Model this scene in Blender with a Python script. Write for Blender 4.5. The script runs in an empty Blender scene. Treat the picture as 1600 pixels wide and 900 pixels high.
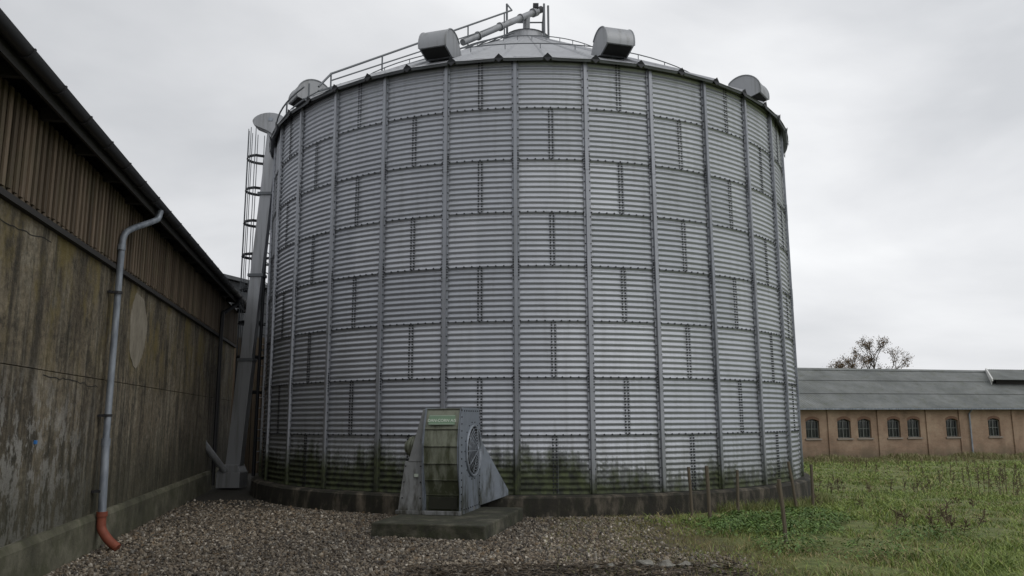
import bpy, bmesh, math, random
import numpy as np
from mathutils import Vector, Matrix
random.seed(4); rng=np.random.default_rng(7)
S=bpy.context.scene
R=math.radians
def sm(x): 
    x=np.clip(x,0,1); return x*x*(3-2*x)
def gh(x,y): return -0.6*sm((y-11)/16)*sm((x-1)/6)
# ---------------------------------------------------------------- nodes
def M(name,rough=0.8,metal=0.0,col=(.3,.3,.3)):
    m=bpy.data.materials.new(name); m.use_nodes=True
    b=m.node_tree.nodes['Principled BSDF']
    b.inputs['Roughness'].default_value=rough; b.inputs['Metallic'].default_value=metal
    b.inputs['Base Color'].default_value=(*col,1)
    return m,m.node_tree,b
def coord(nt,scale=(1,1,1),rot=(0,0,0)):
    t=nt.nodes.new('ShaderNodeTexCoord'); mp=nt.nodes.new('ShaderNodeMapping')
    mp.inputs['Scale'].default_value=scale; mp.inputs['Rotation'].default_value=rot
    nt.links.new(t.outputs['Object'],mp.inputs['Vector']); return mp.outputs[0]
def noise(nt,vec,scale,detail=5,rough=.55,dist=0):
    n=nt.nodes.new('ShaderNodeTexNoise'); n.inputs['Scale'].default_value=scale
    n.inputs['Detail'].default_value=detail; n.inputs['Roughness'].default_value=rough
    n.inputs['Distortion'].default_value=dist
    if vec: nt.links.new(vec,n.inputs['Vector'])
    return n.outputs['Fac']
def ramp(nt,fac,stops,interp='LINEAR'):
    r=nt.nodes.new('ShaderNodeValToRGB'); e=r.color_ramp.elements; r.color_ramp.interpolation=interp
    while len(e)<len(stops): e.new(.5)
    for el,(p,c) in zip(e,stops):
        el.position=p; el.color=(c,c,c,1) if not hasattr(c,'__len__') else (*c,1)
    nt.links.new(fac,r.inputs[0]); return r.outputs[0]
def mix(nt,fac,a,b,mode='MIX'):
    n=nt.nodes.new('ShaderNodeMix'); n.data_type='RGBA'; n.blend_type=mode
    for i,v in ((0,fac),(6,a),(7,b)):
        if isinstance(v,(int,float)): n.inputs[i].default_value=v if i==0 else (v,v,v,1)
        elif isinstance(v,tuple): n.inputs[i].default_value=(*v,1)
        else: nt.links.new(v,n.inputs[i])
    return n.outputs[2]
def math_(nt,op,a,b=0,c=None,clamp=False):
    n=nt.nodes.new('ShaderNodeMath'); n.operation=op; n.use_clamp=clamp
    for i,v in enumerate((a,b,c)):
        if v is None: continue
        if isinstance(v,(int,float)): n.inputs[i].default_value=v
        else: nt.links.new(v,n.inputs[i])
    return n.outputs[0]
def sep(nt):
    t=nt.nodes.new('ShaderNodeTexCoord'); s=nt.nodes.new('ShaderNodeSeparateXYZ')
    nt.links.new(t.outputs['Object'],s.inputs[0]); return s.outputs
def attr(nt,name,o='Color'):
    a=nt.nodes.new('ShaderNodeAttribute'); a.attribute_name=name; return a.outputs[o]
def bump(nt,b,h,strength=.3,dist=.01):
    n=nt.nodes.new('ShaderNodeBump'); n.inputs['Strength'].default_value=strength; n.inputs['Distance'].default_value=dist
    nt.links.new(h,n.inputs['Height']); nt.links.new(n.outputs[0],b.inputs['Normal'])
def L(nt,a,b): nt.links.new(a,b)
# ---------------------------------------------------------------- mesh helpers
def np_mesh(name,V,F,mat,col=None,tone=None,parent=None,smooth=False):
    V=np.asarray(V,dtype=np.float32); F=np.asarray(F,dtype=np.int32); k=F.shape[1]
    me=bpy.data.meshes.new(name); me.vertices.add(len(V)); me.vertices.foreach_set('co',V.ravel())
    me.loops.add(F.size); me.loops.foreach_set('vertex_index',F.ravel())
    me.polygons.add(len(F)); me.polygons.foreach_set('loop_start',np.arange(0,F.size,k,dtype=np.int32))
    me.update(calc_edges=True)
    if smooth: me.polygons.foreach_set('use_smooth',np.ones(len(F),dtype=bool))
    else: me.polygons.foreach_set('use_smooth',np.zeros(len(F),dtype=bool))
    if col is not None:
        a=me.attributes.new('col','FLOAT_COLOR','POINT')
        a.data.foreach_set('color',np.concatenate([col,np.ones((len(V),1))],1).astype(np.float32).ravel())
    if tone is not None:
        a=me.attributes.new('tone','FLOAT','POINT'); a.data.foreach_set('value',np.asarray(tone,dtype=np.float32))
    me.materials.append(mat); ob=bpy.data.objects.new(name,me); S.collection.objects.link(ob)
    if parent: ob.parent=parent
    return ob
def empty(name):
    e=bpy.data.objects.new(name,None); S.collection.objects.link(e); return e
class MB:
    def __init__(s): s.v=[];s.f=[];s.t=[];s.tone=.5
    def add(s,vs,fs):
        n=len(s.v); s.v+= [tuple(v) for v in vs]; s.t+=[s.tone]*len(vs); s.f+=[tuple(i+n for i in f) for f in fs]
    def fbox(s,fn,a0,a1,b0,b1,c0,c1):
        vs=[fn(a,b,c) for c in (c0,c1) for b in (b0,b1) for a in (a0,a1)]
        s.add(vs,[(0,2,3,1),(4,5,7,6),(0,1,5,4),(2,6,7,3),(0,4,6,2),(1,3,7,5)])
    def box(s,x0,x1,y0,y1,z0,z1): s.fbox(lambda a,b,c:(a,b,c),x0,x1,y0,y1,z0,z1)
    def cyl(s,p0,p1,r0,r1=None,n=10,caps=True):
        p0=Vector(p0);p1=Vector(p1); r1=r0 if r1 is None else r1
        d=(p1-p0).normalized(); u=d.orthogonal().normalized(); w=d.cross(u)
        vs=[p+(u*math.cos(2*math.pi*i/n)+w*math.sin(2*math.pi*i/n))*r for p,r in((p0,r0),(p1,r1)) for i in range(n)]
        fs=[(i,(i+1)%n,n+(i+1)%n,n+i) for i in range(n)]
        if caps: fs+=[tuple(range(n-1,-1,-1)),tuple(range(n,2*n))]
        s.add(vs,fs)
    def tube(s,pts,r,n=10):
        pts=[Vector(p) for p in pts]; vs=[];u=None
        for i,p in enumerate(pts):
            d=((pts[min(i+1,len(pts)-1)]-pts[max(i-1,0)])).normalized()
            u=d.orthogonal().normalized() if u is None else (u-d*u.dot(d)).normalized()
            w=d.cross(u)
            vs+=[p+(u*math.cos(2*math.pi*k/n)+w*math.sin(2*math.pi*k/n))*r for k in range(n)]
        fs=[(i*n+k,i*n+(k+1)%n,(i+1)*n+(k+1)%n,(i+1)*n+k) for i in range(len(pts)-1) for k in range(n)]
        fs+=[tuple(range(n-1,-1,-1)),tuple(range((len(pts)-1)*n,len(pts)*n))]
        s.add(vs,fs)
    def prism(s,fn,poly,a0,a1):
        n=len(poly); vs=[fn(a0,*p) for p in poly]+[fn(a1,*p) for p in poly]
        s.add(vs,[tuple(range(n-1,-1,-1)),tuple(range(n,2*n))]+[(i,(i+1)%n,n+(i+1)%n,n+i) for i in range(n)])
    def obj(s,name,mat,parent=None,smooth=False,bevel=0,recalc=True,ang=35):
        me=bpy.data.meshes.new(name); me.from_pydata(s.v,[],s.f)
        a=me.attributes.new('tone','FLOAT','POINT'); a.data.foreach_set('value',s.t)
        if recalc:
            b=bmesh.new(); b.from_mesh(me); bmesh.ops.recalc_face_normals(b,faces=b.faces); b.to_mesh(me); b.free()
        if smooth:
            me.polygons.foreach_set('use_smooth',[True]*len(me.polygons)); me.set_sharp_from_angle(angle=R(ang))
        me.materials.append(mat); ob=bpy.data.objects.new(name,me); S.collection.objects.link(ob)
        if parent: ob.parent=parent
        if bevel:
            m=ob.modifiers.new('b','BEVEL'); m.width=bevel; m.segments=2; m.limit_method='ANGLE'
        return ob
# ================================================================= MATERIALS
def galv(name,c0,c1,algae=True,zb=.37,metal=.5,rough=.5,dirt=.25):
    m,nt,b=M(name,rough,metal)
    n1=noise(nt,coord(nt),1.1,6); n2=noise(nt,coord(nt,(5,5,.35)),1.6,6,.6); n3=noise(nt,coord(nt),60,2)
    base=mix(nt,attr(nt,'tone','Fac'),c0,c1)
    base=mix(nt,math_(nt,'MULTIPLY',ramp(nt,n1,[(.35,0),(.7,1)]),.25),base,tuple(x*.75 for x in c0))
    base=mix(nt,math_(nt,'MULTIPLY',ramp(nt,n2,[(.5,0),(.78,1)]),dirt),base,(.10,.10,.085))
    base=mix(nt,math_(nt,'MULTIPLY',n3,.12),base,(.6,.62,.65))
    if algae:
        oo=sep(nt); z=oo[2]; h=math_(nt,'SUBTRACT',z,zb)
        nl=noise(nt,coord(nt,(1,1,.15)),.55,4,.6)
        ns=noise(nt,coord(nt,(1,1,.5)),6,8,.72)
        nd=noise(nt,coord(nt,(7,7,.55)),2.0,6,.65)
        lim=math_(nt,'ADD',math_(nt,'MULTIPLY_ADD',nl,1.9,-.36),math_(nt,'MULTIPLY_ADD',ns,.9,-.45))
        lim=math_(nt,'ADD',lim,math_(nt,'MULTIPLY_ADD',oo[0],-.035,.0))
        d=math_(nt,'SUBTRACT',lim,h)
        f=ramp(nt,math_(nt,'ADD',d,math_(nt,'MULTIPLY_ADD',nd,.6,-.3)),[(.0,0),(.12,.5),(.38,.95)])
        ac=mix(nt,ramp(nt,noise(nt,coord(nt,(3,3,2)),2.5,6,.65),[(.36,0),(.66,1)]),(.009,.011,.006),(.062,.078,.026))
        haze=ramp(nt,math_(nt,'ADD',math_(nt,'SUBTRACT',1.0,math_(nt,'MULTIPLY',h,.62)),math_(nt,'MULTIPLY_ADD',nd,1.8,-.9)),[(.3,0),(1.0,.5)])
        base=mix(nt,haze,base,(.09,.10,.06))
        base=mix(nt,f,base,ac)
        L(nt,math_(nt,'MULTIPLY_ADD',f,-metal,metal),b.inputs['Metallic'])
        L(nt,math_(nt,'MULTIPLY_ADD',f,.4,rough),b.inputs['Roughness'])
    L(nt,base,b.inputs['Base Color']); return m
m_wall=galv('silo_galvanised',(.35,.37,.41),(.47,.49,.53))
m_stiff=galv('silo_stiffener_steel',(.23,.245,.275),(.32,.335,.37),dirt=.4)
m_roof=galv('silo_roof_steel',(.30,.31,.33),(.40,.41,.43),algae=False,dirt=.6)
m_duct=galv('duct_steel',(.25,.26,.27),(.33,.34,.36),algae=False,dirt=.8)
m_dark,_,_=M('dark_steel',.6,.3,(.02,.022,.026))
m_rail=galv('rail_steel',(.08,.09,.10),(.13,.14,.15),algae=False)
m_void,_,_=M('dark_void',.9,0,(.008,.008,.008))
def concrete(name,a,b_,c,sc=1.2,vs=(1,1,1),moss=.5,mossc=(.05,.06,.02)):
    m,nt,b=M(name,.92)
    n1=noise(nt,coord(nt,vs),sc,8,.62); n2=noise(nt,coord(nt),9,6,.6); n3=noise(nt,coord(nt,vs),sc*2.7,8,.7)
    base=ramp(nt,n1,[(.3,a),(.5,b_),(.72,c)])
    base=mix(nt,.35,base,ramp(nt,n2,[(.3,.03),(.7,.3)]),'OVERLAY')
    base=mix(nt,math_(nt,'MULTIPLY',ramp(nt,n3,[(.48,0),(.66,1)]),moss),base,mossc)
    L(nt,base,b.inputs['Base Color']); bump(nt,b,noise(nt,coord(nt),25,8,.7),.6,.02); return m
m_plinth=concrete('silo_plinth_concrete',(.010,.010,.008),(.032,.029,.021),(.20,.17,.13),2.1,(1.8,1.8,.7),.7,(.018,.021,.009))
m_slab=concrete('slab_concrete',(.016,.017,.011),(.045,.045,.03),(.17,.16,.12),2.6,(1,1,1),.65,(.032,.04,.015))
m_bplinth=concrete('barn_plinth_concrete',(.055,.055,.035),(.13,.125,.085),(.27,.26,.19),1.6,(1,1,1),.65,(.05,.056,.022))
# barn wall
m_bwall,nt,b=M('barn_wall_render',.95)
v=coord(nt,(1,1,.35))
n1=noise(nt,v,.9,9,.65); n2=noise(nt,coord(nt,(3,3,.22)),1.8,7,.6); n4=noise(nt,coord(nt),14,8,.7); n5=noise(nt,coord(nt,(1,1,.8)),2.1,9,.74,.5); n6=noise(nt,coord(nt,(6,6,.3)),1.7,6,.6)
base=ramp(nt,n1,[(.32,(.045,.036,.025)),(.43,(.105,.085,.056)),(.55,(.175,.145,.098)),(.70,(.28,.245,.175))])
base=mix(nt,math_(nt,'MULTIPLY',ramp(nt,n5,[(.36,1),(.46,0)]),.65),base,(.26,.235,.18))
base=mix(nt,math_(nt,'MULTIPLY',ramp(nt,n2,[(.47,0),(.60,1)]),.75),base,(.028,.024,.017))
base=mix(nt,math_(nt,'MULTIPLY',ramp(nt,n5,[(.52,0),(.60,1)]),.75),base,(.03,.026,.018))
base=mix(nt,math_(nt,'MULTIPLY',ramp(nt,n6,[(.54,0),(.66,1)]),.45),base,(.24,.22,.17))
base=mix(nt,.75,base,ramp(nt,n4,[(.3,.14),(.7,.86)]),'OVERLAY')
z=sep(nt)[2]
nm=noise(nt,coord(nt,(1,1,.7)),1.3,9,.7)
lich=math_(nt,'MULTIPLY',ramp(nt,nm,[(.48,0),(.6,1)]),ramp(nt,math_(nt,'MULTIPLY',z,.2),[(.40,0),(.6,.65)]))
base=mix(nt,lich,base,(.19,.145,.04))
low=ramp(nt,math_(nt,'MULTIPLY',z,.2),[(.12,1),(.28,.9),(.48,0)])
fl=math_(nt,'MULTIPLY',low,ramp(nt,noise(nt,coord(nt,(1,1,.6)),5,10,.78),[(.50,0),(.55,1)]))
y_=sep(nt)[1]
fl=math_(nt,'MULTIPLY',fl,ramp(nt,math_(nt,'MULTIPLY',y_,.05),[(.455,.85),(.54,.08)]))
base=mix(nt,fl,base,(.38,.37,.34))
wet=ramp(nt,math_(nt,'ADD',math_(nt,'MULTIPLY',z,.2),math_(nt,'MULTIPLY',nm,-.18)),[(.05,1),(.24,0)])
base=mix(nt,math_(nt,'MULTIPLY',wet,.65),base,(.035,.037,.02))
L(nt,base,b.inputs['Base Color']); bump(nt,b,noise(nt,coord(nt),18,10,.75),.9,.03)
m_wood,nt,b=M('weathered_boards',.9)
n=noise(nt,coord(nt,(14,14,.6)),2.2,7,.65)
base=mix(nt,attr(nt,'tone','Fac'),(.075,.054,.034),(.20,.15,.105))
base=mix(nt,math_(nt,'MULTIPLY',ramp(nt,n,[(.4,0),(.68,1)]),.6),base,(.038,.031,.021))
base=mix(nt,math_(nt,'MULTIPLY',ramp(nt,noise(nt,coord(nt),2,5),[(.5,0),(.7,1)]),.35),base,(.09,.09,.045))
L(nt,base,b.inputs['Base Color']); bump(nt,b,n,.5,.01)
m_post,nt,b=M('post_wood',.9)
L(nt,mix(nt,noise(nt,coord(nt,(20,20,1.5)),2,6),(.05,.04,.028),(.17,.14,.10)),b.inputs['Base Color'])
m_sheetgrey,nt,b=M('shed_siding',.7)
L(nt,mix(nt,noise(nt,coord(nt,(3,3,.3)),1.5,6),(.08,.085,.09),(.17,.18,.19)),b.inputs['Base Color'])
m_droof,_,_=M('barn_roof_dark',.85,0,(.03,.028,.027))
m_black,_,_=M('gutter_black',.5,0,(.018,.018,.02))
m_zinc,nt,b=M('pipe_zinc',.5,.3)
L(nt,mix(nt,ramp(nt,noise(nt,coord(nt,(4,4,1)),3,6),[(.35,0),(.65,1)]),(.15,.17,.20),(.30,.33,.37)),b.inputs['Base Color'])
m_clay,nt,b=M('pipe_clay_red',.7)
L(nt,mix(nt,noise(nt,coord(nt),14,5),(.13,.03,.016),(.27,.075,.04)),b.inputs['Base Color'])
m_patch,nt,b=M('render_patch_grey',.95)
L(nt,ramp(nt,noise(nt,coord(nt,(1,1,.5)),5,9,.75),[(.3,(.15,.13,.095)),(.62,(.30,.27,.215))]),b.inputs['Base Color'])
m_blue,_,_=M('blue_plastic',.5,0,(.03,.16,.42))
# ground
m_ground,nt,b=M('ground_soil_and_turf',.95)
o=sep(nt); nb=noise(nt,coord(nt),.7,7,.65); nf=noise(nt,coord(nt),7,8,.7); nff=noise(nt,coord(nt),38,5,.7)
vor=nt.nodes.new('ShaderNodeTexVoronoi'); vor.inputs['Scale'].default_value=26; L(nt,coord(nt),vor.inputs['Vector'])
vs_=nt.nodes.new('ShaderNodeSeparateColor'); L(nt,vor.outputs['Color'],vs_.inputs[0])
grav=ramp(nt,vs_.outputs[0],[(0,(.05,.038,.027)),(.4,(.11,.085,.06)),(.75,(.19,.16,.12)),(1,(.30,.26,.21))])
grav=mix(nt,ramp(nt,vor.outputs['Distance'],[(.25,0),(.6,.8)]),grav,(.025,.02,.014))
turf=ramp(nt,nf,[(.3,(.05,.068,.018)),(.5,(.11,.14,.036)),(.7,(.18,.20,.06))])
turf=mix(nt,ramp(nt,nb,[(.48,0),(.68,.7)]),turf,(.16,.14,.06))
soil=ramp(nt,nff,[(.3,(.035,.026,.015)),(.7,(.12,.09,.05))])
soil=mix(nt,ramp(nt,nf,[(.45,0),(.62,.7)]),soil,(.09,.10,.032))
xm=math_(nt,'ADD',o[0],math_(nt,'MULTIPLY_ADD',nb,3.0,-1.5))
fs=ramp(nt,math_(nt,'MULTIPLY_ADD',xm,.2,0),[(.26,0),(.40,1)])
fg=ramp(nt,math_(nt,'MULTIPLY_ADD',xm,.2,0),[(.50,0),(.68,1)])
base=mix(nt,fs,grav,soil); base=mix(nt,fg,base,turf)
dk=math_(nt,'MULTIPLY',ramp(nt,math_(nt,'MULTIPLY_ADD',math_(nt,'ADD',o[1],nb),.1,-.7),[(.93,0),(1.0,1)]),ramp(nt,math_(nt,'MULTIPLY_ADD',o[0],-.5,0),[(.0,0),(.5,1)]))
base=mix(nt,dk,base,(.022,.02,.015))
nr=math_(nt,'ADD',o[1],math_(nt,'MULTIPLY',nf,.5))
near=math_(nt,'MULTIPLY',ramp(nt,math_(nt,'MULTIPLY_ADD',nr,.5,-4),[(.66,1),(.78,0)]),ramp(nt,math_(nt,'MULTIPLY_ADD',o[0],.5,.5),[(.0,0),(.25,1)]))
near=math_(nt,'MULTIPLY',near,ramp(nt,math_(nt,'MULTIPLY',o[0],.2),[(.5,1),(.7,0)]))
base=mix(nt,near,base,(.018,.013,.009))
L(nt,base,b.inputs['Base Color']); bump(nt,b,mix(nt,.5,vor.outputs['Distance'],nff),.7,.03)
def vcol(name,rough=.85,trans=0):
    m,nt,b=M(name,rough); L(nt,attr(nt,'col'),b.inputs['Base Color'])
    return m
m_stone=vcol('gravel_stones',.6); m_grass=vcol('grass_blades',.6); m_weed=vcol('weed_leaves',.6)
m_rock=concrete('pale_rock',(.13,.12,.10),(.26,.25,.22),(.38,.37,.34),5,(1,1,1),.2)
# ================================================================= GROUND
xs=np.concatenate([[-900,-300,-80,-30],np.arange(-12,34,.25),[45,80,200,900]])
ys=np.concatenate([[-60,-10,3],np.arange(6,52,.25),[60,90,200,600,1800]])
X,Y=np.meshgrid(xs,ys); Z=gh(X,Y)
g=sm((X-2.5)/2)
Z=Z+g*(.035*np.sin(X*2.1+Y*.7)*np.sin(Y*1.7-X*.4)+.02*np.sin(X*5.3+1)*np.sin(Y*4.7))*(np.abs(X)<34)*(Y>6)*(Y<40)
nx,ny=len(xs),len(ys); I=np.arange(nx*ny).reshape(ny,nx)
F=np.stack([I[:-1,:-1],I[:-1,1:],I[1:,1:],I[1:,:-1]],-1).reshape(-1,4)
np_mesh('ground',np.stack([X,Y,Z],-1).reshape(-1,3),F,m_ground,smooth=True)
# ================================================================= BARN (left)
P0=Vector((-5.29,9.13)); D=Vector((-.2064,.9785)); N=Vector((.9785,.2064))
def Bt(t,o,z): 
    p=P0+D*t+N*o; return (p.x,p.y,z)
T0,T1=-16,14.3
barn=empty('concrete_barn')
mb=MB(); joints=[T0,-13,-8.9,-4.7,-.49,3.7,7.9,12.1,T1]
for i in range(len(joints)-1):
    for (z0,z1) in ((.45,2.25),(2.256,3.9)):
        k=.002*random.uniform(-1,2)
        mb.fbox(Bt,joints[i]+.006,joints[i+1]-.006,-.25,k,z0,z1-.002)
mb.obj('wall_panels',m_bwall,barn,bevel=.004)
mb=MB(); mb.fbox(Bt,T0,T1,-.4,-.26,0,4.9); mb.fbox(Bt,T0,T0+.3,-12,-.42,0,4.9); mb.fbox(Bt,T1-.3,T1-.002,-12,-.42,0,4.9); mb.fbox(Bt,T0,T1,-12.4,-12.02,0,4.9)
for (t,s) in ((T0+.1,1),(T1-.25,1)): mb.prism(lambda a,o,z:Bt(a,o,z),[(-.42,4.9),(-12,4.9),(-6.2,7.1)],t,t+.15)
mb.obj('wall_core',m_bwall,barn)
mb=MB()
n=60
prof=[(-.24,0),(.09,0),(.085,.40),(.05,.47),(-.24,.47)]
for i in range(n):
    a=T0+(T1-T0)*i/n; b_=T0+(T1-T0)*(i+1)/n
    mb.prism(lambda s,o,z:Bt(s,o,z),prof,a,b_)
mb.obj('plinth',m_bplinth,barn)
mb=MB(); t=T0; k=0
while t<T1:
    w=.15; mb.tone=random.random(); dz=random.uniform(-.012,.012)
    mb.fbox(Bt,t,t+.115,.004,.028+random.uniform(0,.006),3.88+dz,4.88); 
    mb.tone=random.random(); mb.fbox(Bt,t+.095,t+.165,.036,.058,3.9+dz,4.88)
    t+=.15
mb.obj('cladding_boards',m_wood,barn)
mb=MB(); mb.fbox(Bt,T0,T1,-.02,.07,3.8,3.865); mb.obj('cladding_drip_batten',m_droof,barn)
mb=MB()
mb.add([Bt(T0-.2,.42,4.98),Bt(T1+.2,.42,4.98),Bt(T1+.2,-6.2,7.35),Bt(T0-.2,-6.2,7.35),Bt(T0-.2,.42,5.03),Bt(T1+.2,.42,5.03),Bt(T1+.2,-6.2,7.4),Bt(T0-.2,-6.2,7.4)],
 [(0,1,2,3),(4,5,6,7),(0,1,5,4),(1,2,6,5),(2,3,7,6),(3,0,4,7)])
mb.add([Bt(T0-.2,-12.8,4.98),Bt(T1+.2,-12.8,4.98),Bt(T1+.2,-6.21,7.35),Bt(T0-.2,-6.21,7.35),Bt(T0-.2,-12.8,5.03),Bt(T1+.2,-12.8,5.03),Bt(T1+.2,-6.21,7.4),Bt(T0-.2,-6.21,7.4)],
 [(0,1,2,3),(4,5,6,7),(0,1,5,4),(1,2,6,5),(2,3,7,6),(3,0,4,7)])
mb.obj('roof',m_droof,barn)
mb=MB(); mb.fbox(Bt,T0,T1,.3,.33,4.80,4.97)
t=T0+.3
while t<T1: mb.fbox(Bt,t,t+.07,.06,.298,4.82,4.94); t+=1.1
mb.obj('fascia_and_rafters',m_droof,barn)
mb=MB(); pts=[]
prof=[(.41+.075*math.cos(a),4.965+.085*math.sin(a)) for a in [math.pi+math.pi*i/8 for i in range(9)]]
prof+= [(.41+.065*math.cos(a),4.965+.072*math.sin(a)) for a in [2*math.pi-math.pi*i/8 for i in range(9)]]
mb.prism(lambda a,o,z:Bt(a,o,z),prof,T0-.1,T1+.1)
t=T0+.4
while t<T1: mb.prism(lambda a,o,z:Bt(a,o,z),[(.41+.088*math.cos(a),4.965+.098*math.sin(a)) for a in [math.pi+math.pi*i/8 for i in range(9)]],t,t+.03); t+=.8
mb.obj('gutter',m_black,barn,smooth=True)
def spl(pts,n=6):
    out=[]; P=[Vector(p) for p in pts]; P=[P[0]]+P+[P[-1]]
    for i in range(1,len(P)-2):
        for k in range(n):
            t=k/n; a,b,c,d=P[i-1],P[i],P[i+1],P[i+2]
            out.append(.5*((2*b)+(c-a)*t+(2*a-5*b+4*c-d)*t*t+(3*b-a-3*c+d)*t**3))
    out.append(P[-1]); return out
mb=MB(); mb.tube(spl([Bt(2.49,.41,4.88),Bt(2.44,.39,4.74),Bt(2.25,.33,4.63),Bt(1.9,.18,4.44),Bt(1.75,.12,4.30),Bt(1.72,.11,4.0),Bt(1.70,.11,3),Bt(1.68,.115,1.9),Bt(1.66,.12,1.45)]),.045,14)
mb.tube([Bt(1.66,.12,1.44),Bt(1.64,.15,.42)],.052,14)
mb.cyl(Bt(1.66,.12,1.36),Bt(1.66,.12,1.46),.060,n=14)
mb.cyl(Bt(1.71,.11,4.08),Bt(1.71,.11,4.16),.054,n=14)
mb.obj('downpipe',m_zinc,barn,smooth=True)
mb=MB()
for z in (3.45,1.75,.75):
    mb.cyl(Bt(1.68,.115,z),Bt(1.68,.115,z+.035),.059,n=14); mb.fbox(Bt,1.60,1.63,.0,.12,z,z+.03); mb.fbox(Bt,1.56,1.68,.03,.055,z-.002,z+.033)
mb.obj('pipe_brackets',m_black,barn)
mb=MB(); mb.tube(spl([Bt(1.64,.15,.50),Bt(1.64,.15,.36),Bt(1.63,.17,.26),Bt(1.58,.28,.13),Bt(1.54,.40,.04)]),.058,14)
mb.cyl(Bt(1.64,.15,.44),Bt(1.64,.15,.50),.070,n=14)
mb.obj('clay_pipe_foot',m_clay,barn,smooth=True)
mb=MB(); mb.tube(spl([Bt(11.6,.41,4.88),Bt(11.5,.36,4.7),Bt(11.1,.16,4.45),Bt(11.0,.11,4.2),Bt(11.0,.11,2),Bt(11.0,.11,.1)]),.05,10)
mb.obj('downpipe_far',m_black,barn,smooth=True)
mb=MB(); ring=[]
for i in range(60):
    a=2*math.pi*i/60; r=1+.05*math.sin(3*a+1)+.03*math.sin(7*a)+random.uniform(-.025,.025); ring.append((3.35+.50*r*math.cos(a),3.12+.58*r*math.sin(a)))
mb.prism(lambda o,t,z:Bt(t,o,z),ring,.0,.0085); mb.obj('round_render_patch',m_patch,barn)
mb=MB()
def crack(pts,w=.005):
    for a,b_ in zip(pts[:-1],pts[1:]):
        mb.add([Bt(a[0],.006,a[1]-w),Bt(b_[0],.006,b_[1]-w),Bt(b_[0],.006,b_[1]+w),Bt(a[0],.006,a[1]+w)],[(0,1,2,3)])
c=[(-.48,2.2)]; 
while c[-1][0]<1.5: c.append((c[-1][0]+.09,2.2-.03*(c[-1][0]+.48)+random.uniform(-.02,.02)))
crack(c); c=[(-2.6,3.62)]
while c[-1][0]<-.6: c.append((c[-1][0]+.1,c[-1][1]+random.uniform(-.02,.02)))
crack(c)
mb.obj('cracks',m_void,barn,recalc=False)
mb=MB(); mb.fbox(Bt,-.56,-.52,.0,.03,1.45,1.49); mb.obj('blue_cap',m_blue,barn,bevel=.006)
# ================================================================= far shed
shed=empty('grey_shed')
mb=MB(); mb.box(-17,-8.0,26,40,0,5.95)
mb.prism(lambda a,x,z:(x,a,z),[(-8.0,5.96),(-17,5.96),(-17,6.2),(-13,7.2)],26,26.2)
mb.obj('walls',m_sheetgrey,shed)
mb=MB(); x=-17
while x<-8.05: mb.box(x,x+.05,25.95,25.995,0,5.9); x+=.3
mb.obj('siding_ribs',m_sheetgrey,shed)
mb=MB(); mb.prism(lambda a,x,z:(x,a,z),[(-7.75,5.93),(-7.75,6.05),(-13,7.38),(-13,7.26)],25.7,40.3)
mb.prism(lambda a,x,z:(x,a,z),[(-18,6.0),(-18,6.12),(-13.01,7.38),(-13.01,7.26)],25.7,40.3)
mb.obj('roof',m_sheetgrey,shed)
mb=MB(); x=-12
while x<-8.05: mb.tone=random.random(); mb.box(x,x+.13,25.90,25.94,0,4.4); x+=.15
mb.obj('lower_boards',m_wood,shed)
# ================================================================= SILO
C=(.44,21.0); SR=6.7; ZB=.37; RH=1.035; NR=8; ZT=ZB+RH*NR
def SP(psi,r,z): a=R(psi); return (C[0]+r*math.sin(a),C[1]-r*math.cos(a),z)
BAY=360/31; PS0=-3.1
silo=empty('grain_silo')
nA=31*12; per=8; nz=NR*10*per
aa=np.arange(nA)*360/nA+PS0
zz=[];rr=[];ri=[]
for i in range(NR):
    ztop=ZT-i*RH
    for j in range(10*per+1):
        f=j/(10*per); zz.append(ztop-f*RH); rr.append(SR+.0135*math.sin(2*math.pi*j/per+math.pi/2)+.009*f); ri.append(i)
zz=np.array(zz);rr=np.array(rr);ri=np.array(ri)
A,Zg=np.meshgrid(np.radians(aa),zz); Rg=np.repeat(rr[:,None],nA,1)
Rg=Rg+.004*np.sin(A*9+Zg*1.7)+.003*np.sin(A*23-Zg*3.1)
V=np.stack([C[0]+Rg*np.sin(A),C[1]-Rg*np.cos(A),Zg],-1).reshape(-1,3)
I=np.arange(len(zz)*nA).reshape(len(zz),nA)
F=np.stack([I[:-1],np.roll(I,-1,1)[:-1],np.roll(I,-1,1)[1:],I[1:]],-1).reshape(-1,4)[:, ::-1]
bp=(np.arange(nA)/12); tab=rng.random((NR,40))
tone=np.zeros((len(zz),nA))
for r_ in range(len(zz)):
    i=ri[r_]; off=1.5 if i%2==0 else .5
    sid=np.floor((bp+.001-off)/2).astype(int)%16
    tone[r_]=tab[i][sid]
np_mesh('corrugated_wall',V,F,m_wall,tone=tone.ravel(),parent=silo,smooth=True)
mb=MB()
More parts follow.
